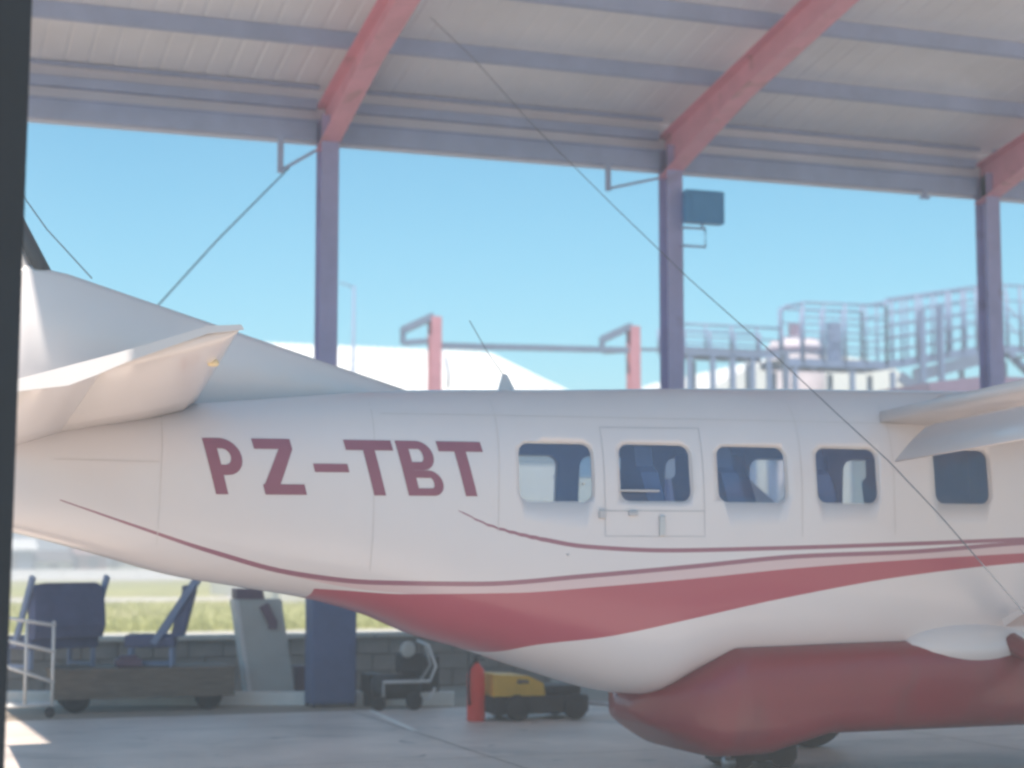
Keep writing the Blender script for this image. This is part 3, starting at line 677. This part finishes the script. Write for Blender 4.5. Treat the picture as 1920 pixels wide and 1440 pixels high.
def blue_seat(ox, oy, oz, wd, ang, label, kick, hh):
    t = thing('loose_seat', label, 'seat', (ox, oy, oz), 'loose blue seats on the trolley')
    ca, sa = math.cos(ang), math.sin(ang)
    def W(b):  # rotate about the vertical through the seat's base, then move
        b.v = [(ox + p[0] * ca - p[1] * sa, oy + p[0] * sa + p[1] * ca, oz + p[2]) for p in b.v]; return b
    h = wd / 2
    b = MB(); b.loft([[(x_, -h * k_, z_), (x_ + .13, -h * k_, z_ + .015), (x_ + .13, h * k_, z_ + .015), (x_, h * k_, z_)] for x_, k_, z_ in ((.05, .97, .30), (.08, 1, .42), (.05 + kick * .5, 1, .62), (.02 + kick * .9, .98, hh - .07), (kick, .86, hh - .01), (kick + .02, .7, hh))], smooth=False)
    part('backrest', W(b), 'seatblue', t)
    b = MB(); b.box(-.42, .10, -h, h, .20, .33, .03); part('seat_cushion', W(b), 'seatblue', t)
    for s_ in (-1, 1):
        b = MB(); b.bar((.16 + kick, s_ * (h + .025), hh + .08), (-.12, s_ * (h + .025), .24), .035, .07); part('side_strut', W(b), 'seatsteel', t)
        b = MB(); b.bar((-.36, s_ * (h - .05), .20), (-.36, s_ * (h - .05), .0), .04, .04); b.bar((.06, s_ * (h - .05), .20), (.06, s_ * (h - .05), .0), .04, .04); b.bar((-.36, s_ * (h - .05), .03), (.06, s_ * (h - .05), .03), .03, .03)
        part('leg', W(b), 'seatsteel', t)
    return t
blue_seat(1.80, 18.58, .44, .84, R(-62), 'wide dark blue seat at the left end of the brown trolley', .02, .86)
blue_seat(2.90, 18.58, .44, .40, R(-14), 'narrow blue seat with tilted back on the right half of the trolley', .16, .84)
b = MB(); b.box(2.36, 2.62, 18.36, 18.6, .445, .53, .02); b.box(2.40, 2.58, 18.40, 18.56, .531, .56, .01)
tag(part('toolbox', b, 'mauve'), 'small flat mauve box lying on the trolley between the blue seats', 'box')
# white tubular rack
t = thing('tube_rack', 'white tubular rack trolley at the far left by the added dark column', 'rack', (1.5, 17.95, 0))
b = MB()
for z0, z1 in ((.97, .92), (.76, .66), (.52, .36)): b.tube([(1.12, 17.9, z0 + .03), (1.70, 17.9, z1 - .02)], .018, 8)
part('rail', b, 'tube', t)
for x in (1.14, 1.42, 1.68):
    b = MB(); b.tube([(x, 17.9, .10), (x, 17.9, .99 - .08 * (x - 1.14))], .016, 8); part('post', b, 'tube', t)
b = MB(); b.tube([(1.12, 17.9, .12), (1.70, 17.9, .12), (1.70, 18.15, .12), (1.12, 18.15, .12), (1.12, 17.9, .12)], .02, 8); part('base_frame', b, 'tube', t)
for x in (1.16, 1.66):
    b = MB(); b.lathe([(.01, -.02), (.05, -.02), (.05, .02), (.01, .02)], (x, 17.9, .054), 'Y', 14); part('caster', b, 'rubber', t)
# leaning grey cabinet
t = thing('leaning_cabinet', 'pale grey tall cabinet leaning left with a mauve band on top', 'cabinet', (4.05, 18.8, 0))
b = MB(); lean = lambda z: -.19 * z / 1.2
b.prism([(3.845, 18.72, .02), (4.325, 18.72, .02), (4.325 + lean(1.1), 18.72, 1.12), (3.845 + lean(1.1), 18.72, 1.12)], (0, .26, 0)); part('cabinet_body', b, 'cab', t)
b = MB(); b.prism([(3.835 + lean(1.1), 18.71, 1.123), (4.14 + lean(1.1), 18.71, 1.123), (4.13 + lean(1.2), 18.71, 1.235), (3.845 + lean(1.2), 18.71, 1.235)], (0, .28, 0)); part('top_band', b, 'mauve', t)
b = MB(); b.prism([(3.815, 18.705, .02), (3.855, 18.705, .02), (3.855 + lean(1.12), 18.705, 1.12), (3.815 + lean(1.12), 18.705, 1.12)], (0, .30, 0)); part('edge_strip', b, 'tube', t)
b = MB(); b.bar((3.95, 18.70, 1.06), (4.05, 18.69, .86), .10, .03, (0, 1, 0)); b.bar((4.05, 18.69, .90), (4.05, 18.69, .80), .09, .03, (0, 1, 0)); part('handle', b, 'mauve', t)
# dark small box, white post and blue locker
b = MB(); b.box(4.20 + .16, 4.47, 18.86, 19.05, .0, .36, .015); b.box(4.34, 4.49, 18.845, 19.06, .361, .385, .008)
tag(part('small_bin', b, 'mauve'), 'narrow dark mauve bin between the leaning cabinet and the white post', 'bin')
b = MB(); b.tube([(4.44, 18.62, 0), (4.41, 18.62, 1.16)], .022, 10); b.lathe([(.05, 0), (.05, .012), (.022, .02)], (4.44, 18.62, 0), 'Z', 14)
tag(part('marker_post', b, 'tube'), 'thin white post just left of the blue locker', 'post')
t = thing('steel_locker', 'tall dark blue steel locker standing under the fuselage belly', 'locker', (4.58, 18.25, 0))
b = MB(); b.box(4.345, 4.825, 18.08, 18.42, .03, 1.15, .012); part('locker_body', b, 'blue', t)
b = MB(); b.box(4.362, 4.808, 18.066, 18.079, .06, 1.13, .004); part('locker_door', b, 'blue', t)
b = MB(); b.bar((4.76, 18.056, .66), (4.76, 18.056, .52), .02, .018); part('handle', b, 'blue', t)
b = MB()
for x in (4.37, 4.80):
    for y in (18.11, 18.39): b.box(x - .02, x + .02, y - .02, y + .02, 0, .029)
part('foot', b, 'black', t)
# compressor cart with white tubular frame
t = thing('compressor_cart', 'small black compressor cart with white tube handles beside the blue locker', 'cart', (5.2, 17.65, 0))
b = MB(); b.tube([(4.96, 17.5, .14), (4.96, 17.5, .29), (5.46, 17.5, .29), (5.54, 17.55, .44), (5.47, 17.6, .66), (5.38, 17.7, .70)], .017, 8); b.tube([(4.96, 17.8, .14), (4.96, 17.8, .29), (5.46, 17.8, .29), (5.54, 17.75, .44), (5.47, 17.72, .66), (5.38, 17.7, .70)], .017, 8)
b.tube([(5.30, 17.5, .14), (5.44, 17.5, .10), (5.52, 17.5, .22)], .015, 8); part('tube_frame', b, 'tube', t)
b = MB(); b.lathe([(.02, -.27), (.10, -.25), (.13, -.2), (.13, .2), (.10, .25), (.02, .27)], (5.14, 17.66, .36 - .13), 'X', 20); part('air_tank', b, 'black', t)
b = MB(); b.box(5.16, 5.42, 17.54, 17.78, .37, .58, .03); b.box(5.20, 5.36, 17.58, 17.74, .581, .68, .03); part('motor', b, 'black', t)
b = MB(); b.lathe([(.03, -.03), (.075, -.03), (.085, 0), (.075, .03), (.03, .03)], (5.22, 17.50, .62), 'Y', 16); part('air_filter', b, 'cab', t)
for x, r_ in ((4.90, .07), (5.28, .09)):
    b = MB(); b.lathe([(.02, -.025), (r_ - .012, -.028), (r_, -.012), (r_, .012), (r_ - .012, .028), (.02, .025)], (x, 17.47, r_ + .001), 'Y', 18); part('wheel', b, 'rubber', t)
b = MB(); b.bar((4.90, 17.5, .07), (4.96, 17.5, .14), .02, .02); b.bar((5.28, 17.5, .09), (5.30, 17.5, .14), .02, .02); part('axle_bracket', b, 'black', t)
# dark crate stacked behind the cart
b = MB(); b.box(4.93, 5.10, 17.98, 18.3, 0, .34, .01); b.box(5.5, 5.72, 17.98, 18.3, 0, .52, .02)
tag(part('equipment_box', b, 'black'), 'pair of dark boxes joined behind the white tubed cart', 'box')
# fire extinguisher
t = thing('fire_extinguisher', 'bright red fire extinguisher standing left of the yellow power cart', 'extinguisher', (5.5, 16.1, 0))
b = MB(); b.lathe([(.075, 0), (.088, .015), (.088, .44), (.075, .50), (.04, .54), (.03, .56)], (5.49, 16.1, .0), 'Z', 24); part('cylinder', b, 'orange', t)
b = MB(); b.lathe([(.025, 0), (.025, .05), (.03, .055)], (5.49, 16.1, .555), 'Z', 12); b.bar((5.47, 16.1, .62), (5.60, 16.1, .64), .02, .012); b.bar((5.47, 16.1, .595), (5.58, 16.1, .585), .02, .012); part('valve', b, 'black', t)
b = MB(); b.tube([(5.46, 16.06, .58), (5.395, 16.03, .5), (5.39, 16.03, .3), (5.40, 16.03, .16)], .012, 8); part('hose', b, 'black', t)
# yellow and black ground power cart
t = thing('power_cart', 'yellow topped black ground power cart beneath the white belly', 'power cart', (6.1, 16.1, 0))
b = MB(); b.prism([(5.62, 15.95, .24), (6.15, 15.95, .24), (6.13, 15.95, .36), (5.98, 15.95, .43), (5.63, 15.95, .45)], (0, .5, 0)); part('cowl', b, 'yellow', t)
b = MB(); b.prism([(5.86, 15.94, .36), (5.98, 15.94, .36), (5.97, 15.94, .395), (5.86, 15.94, .40)], (0, .01, 0)); part('vent', b, 'wood', t)
b = MB(); b.box(5.64, 6.62, 15.97, 16.42, .06, .235, .03); b.box(6.18, 6.55, 16.0, 16.4, .236, .33, .03); part('engine_box', b, 'black', t)
for x in (5.85, 6.45):
    for y in (15.92, 16.46):
        b = MB(); b.lathe([(.03, -.035), (.11, -.04), (.125, -.02), (.125, .02), (.11, .04), (.03, .035)], (x, y, .129), 'Y', 18); part('wheel', b, 'rubber', t)
b = MB(); b.tube([(6.62, 16.2, .14), (6.86, 16.2, .12), (6.98, 16.2, .10)], .022, 8); b.tube([(6.98, 16.08, .10), (6.98, 16.32, .10)], .018, 8); part('tow_bar', b, 'alu', t)
# wheel chocks and a jack under the pod
t = thing('belly_jack', 'dark wheeled jack with pale upright under the red cargo pod', 'jack', (6.2, 12.0, 0))
b = MB(); b.box(5.98, 6.62, 11.85, 12.15, .05, .20, .02); part('jack_base', b, 'black', t)
b = MB(); b.tube([(6.02, 11.82, .05), (6.02, 11.82, .36)], .03, 12); b.tube([(5.98, 11.82, .06), (6.06, 11.82, .06)], .045, 12); part('upright', b, 'alu', t)
for x in (6.12, 6.48):
    for y in (11.82, 12.18):
        b = MB(); b.lathe([(.02, -.03), (.10, -.03), (.11, -.015), (.11, .015), (.10, .03), (.02, .03)], (x, y, .111), 'Y', 18); part('wheel', b, 'rubber', t)
b = MB(); b.prism([(6.80, 12.75, 0), (6.96, 12.75, 0), (6.92, 12.75, .14)], (0, .4, 0)); tag(part('wheel_chock', b, 'black'), 'black rubber chock on the tail side of the far wheel', 'chock')

# ------------------------------------------------------------------ beyond the hangar
# bare red portal frame: two columns with rafter stubs and a beam
t = thing('portal_frame', 'bare red steel frame with two bracketed posts and a grey blue beam', 'steel frame', (13.8, 36, 0))
for x in (11.32, 16.06):
    b = MB(); b.box(x - .12, x + .12, 35.9, 35.915, 0, 6.78); b.box(x - .12, x + .12, 36.155, 36.17, 0, 6.78); b.box(x - .007, x + .007, 35.916, 36.154, 0, 6.78); b.box(x - .2, x + .2, 35.8, 36.25, 0.0, .03)
    part('post', b, 'frame_red', t)
    b = MB()
    b.bar((x - .02, 36.03, 6.80), (x - .62, 36.4, 6.50), .10, .16, (0, 0, 1)); b.bar((x - .62, 36.4, 6.56), (x - .62, 36.4, 6.20), .10, .10); b.bar((x - .60, 36.4, 6.22), (x - .13, 36.1, 6.25), .10, .12)
    part('bracket', b, 'frame_blue', t)
b = MB(); b.bar((11.45, 36.03, 6.15), (15.93, 36.03, 6.23), .12, .13); part('beam', b, 'frame_blue', t)
b = MB(); b.bar((16.2, 36.03, 6.26), (20.0, 36.03, 6.34), .06, .07); part('beam', b, 'frame_blue', t)
b = MB(); b.bar((19.97, 36.03, 0), (19.97, 36.03, 6.34), .12, .12); part('post', b, 'frame_blue', t)
b = MB(); b.tube([(11.52, 35.9, 5.9), (11.60, 35.9, 5.5), (11.58, 35.9, 5.2)], .03, 6); part('downpipe', b, 'frame_blue', t)

# white hip roofed building
def quad(b, p): b.add(p, [tuple(range(len(p)))])
t = thing('hip_roof_building', 'long white building with pale hipped metal roof behind the fuselage', 'building', (16, 66, 0))
x0, x1, y0, y1, ze, zr = 12.2, 26.4, 57, 71, 6.0, 9.5
b = MB(); b.box(x0 + .5, x1 - .5, y0 + .5, y1 - .5, 0, ze - .02); part('wall', b, 'bldwall', t)
def seamed(pa, pb, pc, pd, n):
    """roof plane (pa, pb eave; pc, pd ridge) with raised seams"""
    b = MB(); pa, pb, pc, pd = map(Vector, (pa, pb, pc, pd)); nn = (pb - pa).cross(pd - pa).normalized() if (pd - pa).length > 0 else Vector((0, 0, 1))
    b.add([pa, pb, pc, pd] if (pc - pd).length > .01 else [pa, pb, pc], [(0, 1, 2, 3)] if (pc - pd).length > .01 else [(0, 1, 2)])
    for i in range(1, n):
        e = pa.lerp(pb, i / n); q = pd.lerp(pc, i / n)
        if (pc - pd).length <= .01: q = e.lerp(pc, .98)
        b.bar(e + nn * .03, q + nn * .03, .05, .06, nn)
    return b
ra, rb = x0 + 0.3, x1 - 4.2
part('roof', seamed((x0, y0, ze), (x1, y0, ze), (rb, 64, zr), (ra, 64, zr), 30), 'bldwhite', t)
part('roof', seamed((x1, y1, ze), (x0, y1, ze), (ra, 64, zr), (rb, 64, zr), 30), 'bldwhite', t)
part('roof', seamed((x1, y0, ze), (x1, y1, ze), (rb, 64, zr), (rb, 64, zr), 16), 'bldwhite', t)
part('roof', seamed((x0, y1, ze), (x0, y0, ze), (ra, 64, zr), (ra, 64, zr), 16), 'bldwhite', t)
for k_ in range(7):
    b = MB(); x = 11.5 + k_ * 2.1; b.box(x, x + 1.3, y0 + .46, y0 + .495, 1.4, 2.9); part('window', b, 'glass', t)
# arched white roof building
t = thing('arched_hall', 'white hall with low arched roof behind the steel walkway', 'building', (29.5, 56, 0))
prof = [(25.6, 6.9), (26.3, 7.3), (27.2, 7.75), (28.3, 8.25), (29.6, 8.42), (31, 8.42), (32.2, 8.3), (33.2, 8.0), (33.9, 7.45), (34.2, 6.9)]
b = MB(); b.box(25.9, 33.9, 52.3, 61.7, 0, 6.85); part('wall', b, 'bldwall', t)
for k_ in range(8):
    y = 52 + k_ * 1.25; b = MB(); b.prism([(p[0], y, p[1]) for p in prof], (0, 1.24, 0)); part('roof_panel', b, 'bldwhite', t)
t = thing('low_shed', 'low white shed roof seen between middle column and arched hall', 'shed', (23, 50, 0))
b = MB(); b.box(20.6, 25.0, 48.2, 52, 0, 6.05); part('wall', b, 'bldwall', t)
b = MB(); b.prism([(20.3, 48, 6.1), (25.2, 48, 6.3), (25.2, 48, 6.5), (22.2, 48, 6.62), (20.3, 48, 6.45)], (0, 4.4, 0)); part('roof', b, 'bldwhite', t)
# mauve roof to the right
t = thing('mauve_shed', 'dark mauve roofed shed at the right beside the last column', 'shed', (25.5, 36, 0))
b = MB(); b.box(22.9, 29.8, 33.4, 38, 0, 5.2); part('wall', b, 'bldwall', t)
b = MB(); b.prism([(21.9, 33, 5.22), (30.2, 33, 5.22), (30.2, 33, 5.60), (23.4, 33, 5.62), (21.9, 33, 5.42)], (0, 5.4, 0)); part('roof', b, 'maroof', t)

# steel access walkway with railings and stairs
t = thing('steel_walkway', 'pale blue steel access walkway with railings rising to the right', 'walkway', (26, 42, 0))
def deck(x0, z0, x1, z1, th=.22):
    b = MB(); b.bar((x0, 41.9, z0), (x1, 41.9, z1), .06, th); b.bar((x0, 43.1, z0), (x1, 43.1, z1), .06, th)
    n = max(2, int((x1 - x0) / .5))
    for i in range(n): 
        u = (i + .5) / n; b.bar((x0 + (x1 - x0) * u, 41.93, z0 + (z1 - z0) * u + .06), (x0 + (x1 - x0) * u, 43.07, z0 + (z1 - z0) * u + .06), (x1 - x0) / n * .9, .04)
    part('deck', b, 'gantry', t)
def rail(x0, z0, x1, z1, h, n, mid=2, r_=.035):
    for y in (41.85, 43.15):
        b = MB()
        for k_ in range(mid + 1):
            hh = h * (1 - k_ / (mid + 1)); b.tube([(x0, y, z0 + hh), (x1, y, z1 + hh)], r_ if k_ == 0 else r_ * .7, 6)
        part('handrail', b, 'gantry', t)
        for i in range(n + 1):
            u = i / n; x = x0 + (x1 - x0) * u; z = z0 + (z1 - z0) * u
            b = MB(); b.tube([(x, y, z), (x, y, z + h)], r_ if i % 2 else r_ * 1.5, 6); part('rail_post', b, 'gantry', t)
deck(20.0, 7.05, 23.1, 7.05); rail(20.0, 7.1, 23.1, 7.1, .66, 4, 1)
deck(23.1, 6.85, 26.4, 6.88); rail(23.75, 6.9, 26.4, 6.93, 1.62, 4, 3)
deck(26.4, 6.88, 29.9, 7.5); rail(26.4, 6.93, 29.9, 7.55, 1.80, 7, 4)
deck(29.9, 7.5, 31.4, 7.5); rail(29.9, 7.55, 31.4, 7.55, 1.8, 3, 3)
for x, z in ((20.3, 6.9), (21.0, 6.9), (21.6, 6.9), (22.2, 6.9), (22.7, 6.9), (23.5, 6.7), (25.3, 6.7), (26.6, 6.7), (28.2, 7.0), (29.7, 7.3), (31.2, 7.3)):
    for y in (41.9, 43.1):
        b = MB(); b.bar((x, y, 0), (x, y, z), .12, .12); part('support', b, 'gantry', t)
b = MB(); b.tube([(23.08, 41.85, 6.9), (23.08, 41.85, 8.2), (23.2, 41.85, 8.38), (23.75, 41.85, 8.48)], .045, 6); part('handrail', b, 'gantry', t)
b = MB(); b.box(24.9, 25.2, 42.3, 42.6, 6.95, 8.1, .03); part('cabinet', b, 'gantry', t)
b = MB(); b.bar((27.4, 41.6, 8.45), (27.4, 41.6, 4), .14, .14); b.bar((28.0, 41.6, 8.6), (28.0, 41.6, 4), .22, .1); part('upright', b, 'gantry', t)
for s_ in (41.9, 43.1):
    b = MB(); b.bar((31.4, s_, 7.5), (36.5, s_, 3.4), .06, .26); part('stair_stringer', b, 'gantry', t)
    b = MB(); b.tube([(31.4, s_, 8.9), (36.5, s_, 4.8)], .04, 6); b.tube([(31.4, s_, 8.4), (36.5, s_, 4.3)], .03, 6); part('handrail', b, 'gantry', t)
for k_ in range(16):
    x = 31.6 + k_ * .31; z = 7.42 - k_ * .25; b = MB(); b.box(x - .13, x + .13, 41.94, 43.06, z - .02, z + .02); part('stair_tread', b, 'gantry', t)
b = MB(); b.bar((27.3, 41.9, 6.6), (29.6, 41.9, 7.2), .1, .34); part('brace', b, 'frame_blue', t)
b = MB(); b.bar((26.7, 41.7, 6.55), (28.6, 41.7, 5.6), .1, .3); part('brace', b, 'frame_blue', t)
t = thing('pink_tank', 'pale pinkish round tank standing behind the walkway railing', 'tank', (25.4, 45.5, 0))
b = MB(); b.lathe([(.86, 0), (.88, .1), (.88, 7.7), (.7, 7.95), (.2, 8.08), (.0, 8.1)], (25.6, 45.6, 0), 'Z', 28); part('tank_shell', b, 'pinktank', t)
b = MB(); b.lathe([(.89, 0), (.92, .02), (.92, .14), (.89, .16)], (25.6, 45.6, 7.55), 'Z', 28); b.box(25.45, 25.75, 45.45, 45.75, 8.09, 8.5, .03); part('tank_lid', b, 'maroof', t)
b = MB(); b.tube([(14.48, 55, 0), (14.48, 55, 10.4)], [.09, .05], 10); b.tube([(14.48, 55, 10.35), (14.0, 55, 10.5)], .03, 8)
tag(part('light_pole', b, 'gantry'), 'slim pale pole rising behind the hip roofed building', 'pole')

# far side of the field: small buildings, wall and trees
def house(x0, x1, y, zw, zr, wm, rm, name, label):
    t = thing(name, label, 'building', ((x0 + x1) / 2, y + 3, 0))
    b = MB(); b.box(x0, x1, y, y + 6, 0, zw - .01); part('wall', b, wm, t)
    b = MB(); b.prism([(x0 - .4, y - .4, zw), (x0 - .4, y + 6.4, zw), (x0 - .4, y + 3, zr)], (x1 - x0 + .8, 0, 0)); part('roof', b, rm, t)
    n = max(1, int((x1 - x0) / 2.2))
    for k_ in range(n):
        x = x0 + (k_ + .5) * (x1 - x0) / n; b = MB(); b.box(x - .4, x + .4, y - .03, y - .004, .5, zw - .25); part('window', b, 'darkroof', t)
house(12.3, 15.4, 149, 1.05, 1.95, 'bldwhite', 'darkroof', 'far_house', 'small white house with dark roof far across the field')
house(15.7, 17.9, 147, 1.6, 2.4, 'farred', 'farred', 'far_house', 'small reddish house right of the white one across the field')
house(8.6, 11.9, 146, 2.0, 2.9, 'frame_blue', 'bldwhite', 'far_house', 'blue grey shed with white roof at the far left')
b = MB()
for k_ in range(26): b.box(2 + k_ * 1.6, 2 + k_ * 1.6 + 1.56, 118, 118.2, 0.0, .62)
tag(part('far_wall', b, 'bldwhite'), 'long low white wall along the far edge of the grass field', 'wall')
def tree(x, y, h, cw, label, grp):
    t = thing('tree', label, 'tree', (x, y, 0), grp)
    b = MB(); b.tube([(x, y, 0), (x + .05, y, h * .35), (x - .05, y, h * .7)], [h * .04, h * .03, h * .012], 7)
    for k_ in range(5):
        a = random.uniform(0, 6.28); z = h * random.uniform(.3, .55); b.tube([(x, y, z), (x + math.cos(a) * cw * .35, y + math.sin(a) * cw * .35, z + h * .2)], [h * .016, h * .006], 5)
    part('trunk', b, 'bark', t)
    b = MB(); cl = [(random.gauss(0, cw * .28), random.gauss(0, cw * .28), h * random.uniform(.42, .92)) for _ in range(16)]
    for _ in range(900):
        c = random.choice(cl); p = Vector((x + c[0] + random.gauss(0, cw * .11), y + c[1] + random.gauss(0, cw * .11), c[2] + random.gauss(0, h * .06)))
        u = Vector((random.uniform(-1, 1), random.uniform(-1, 1), random.uniform(-1, 1))).normalized(); v = u.orthogonal().normalized(); q = h * .045
        b.add([p - u * q, p + v * q * .6, p + u * q, p - v * q * .6], [(0, 1, 2, 3)])
    part('crown', b, 'leaf', t, fix=False)
for k_, (x, y, h, cw, lb) in enumerate(((18.9, 150, 1.5, 1.7, 'small dark tree beside the reddish far house'), (21.0, 152, 1.9, 2.4, 'wider dark tree in the middle of the far tree row'), (23.6, 151, 1.35, 1.5, 'low dark shrub like tree at the right end of the far row'))):
    tree(x, y, h, cw, lb, 'trees across the field')

# ------------------------------------------------------------------ milky air
hz = MB(); hz.box(-950, 950, -520, 1550, -1.0, 11.6)
ho = part('haze', hz, None); ho['kind'] = 'stuff'
hm = bpy.data.materials.new('haze_air'); hm.use_nodes = True; t = hm.node_tree
t.nodes.remove(t.nodes['Principled BSDF']); pv = t.nodes.new('ShaderNodeVolumePrincipled')
pv.inputs['Color'].default_value = (0.93, 0.94, 0.97, 1); pv.inputs['Density'].default_value = 0.009
t.links.new(pv.outputs[0], t.nodes['Material Output'].inputs['Volume'])
ho.data.materials.append(hm)
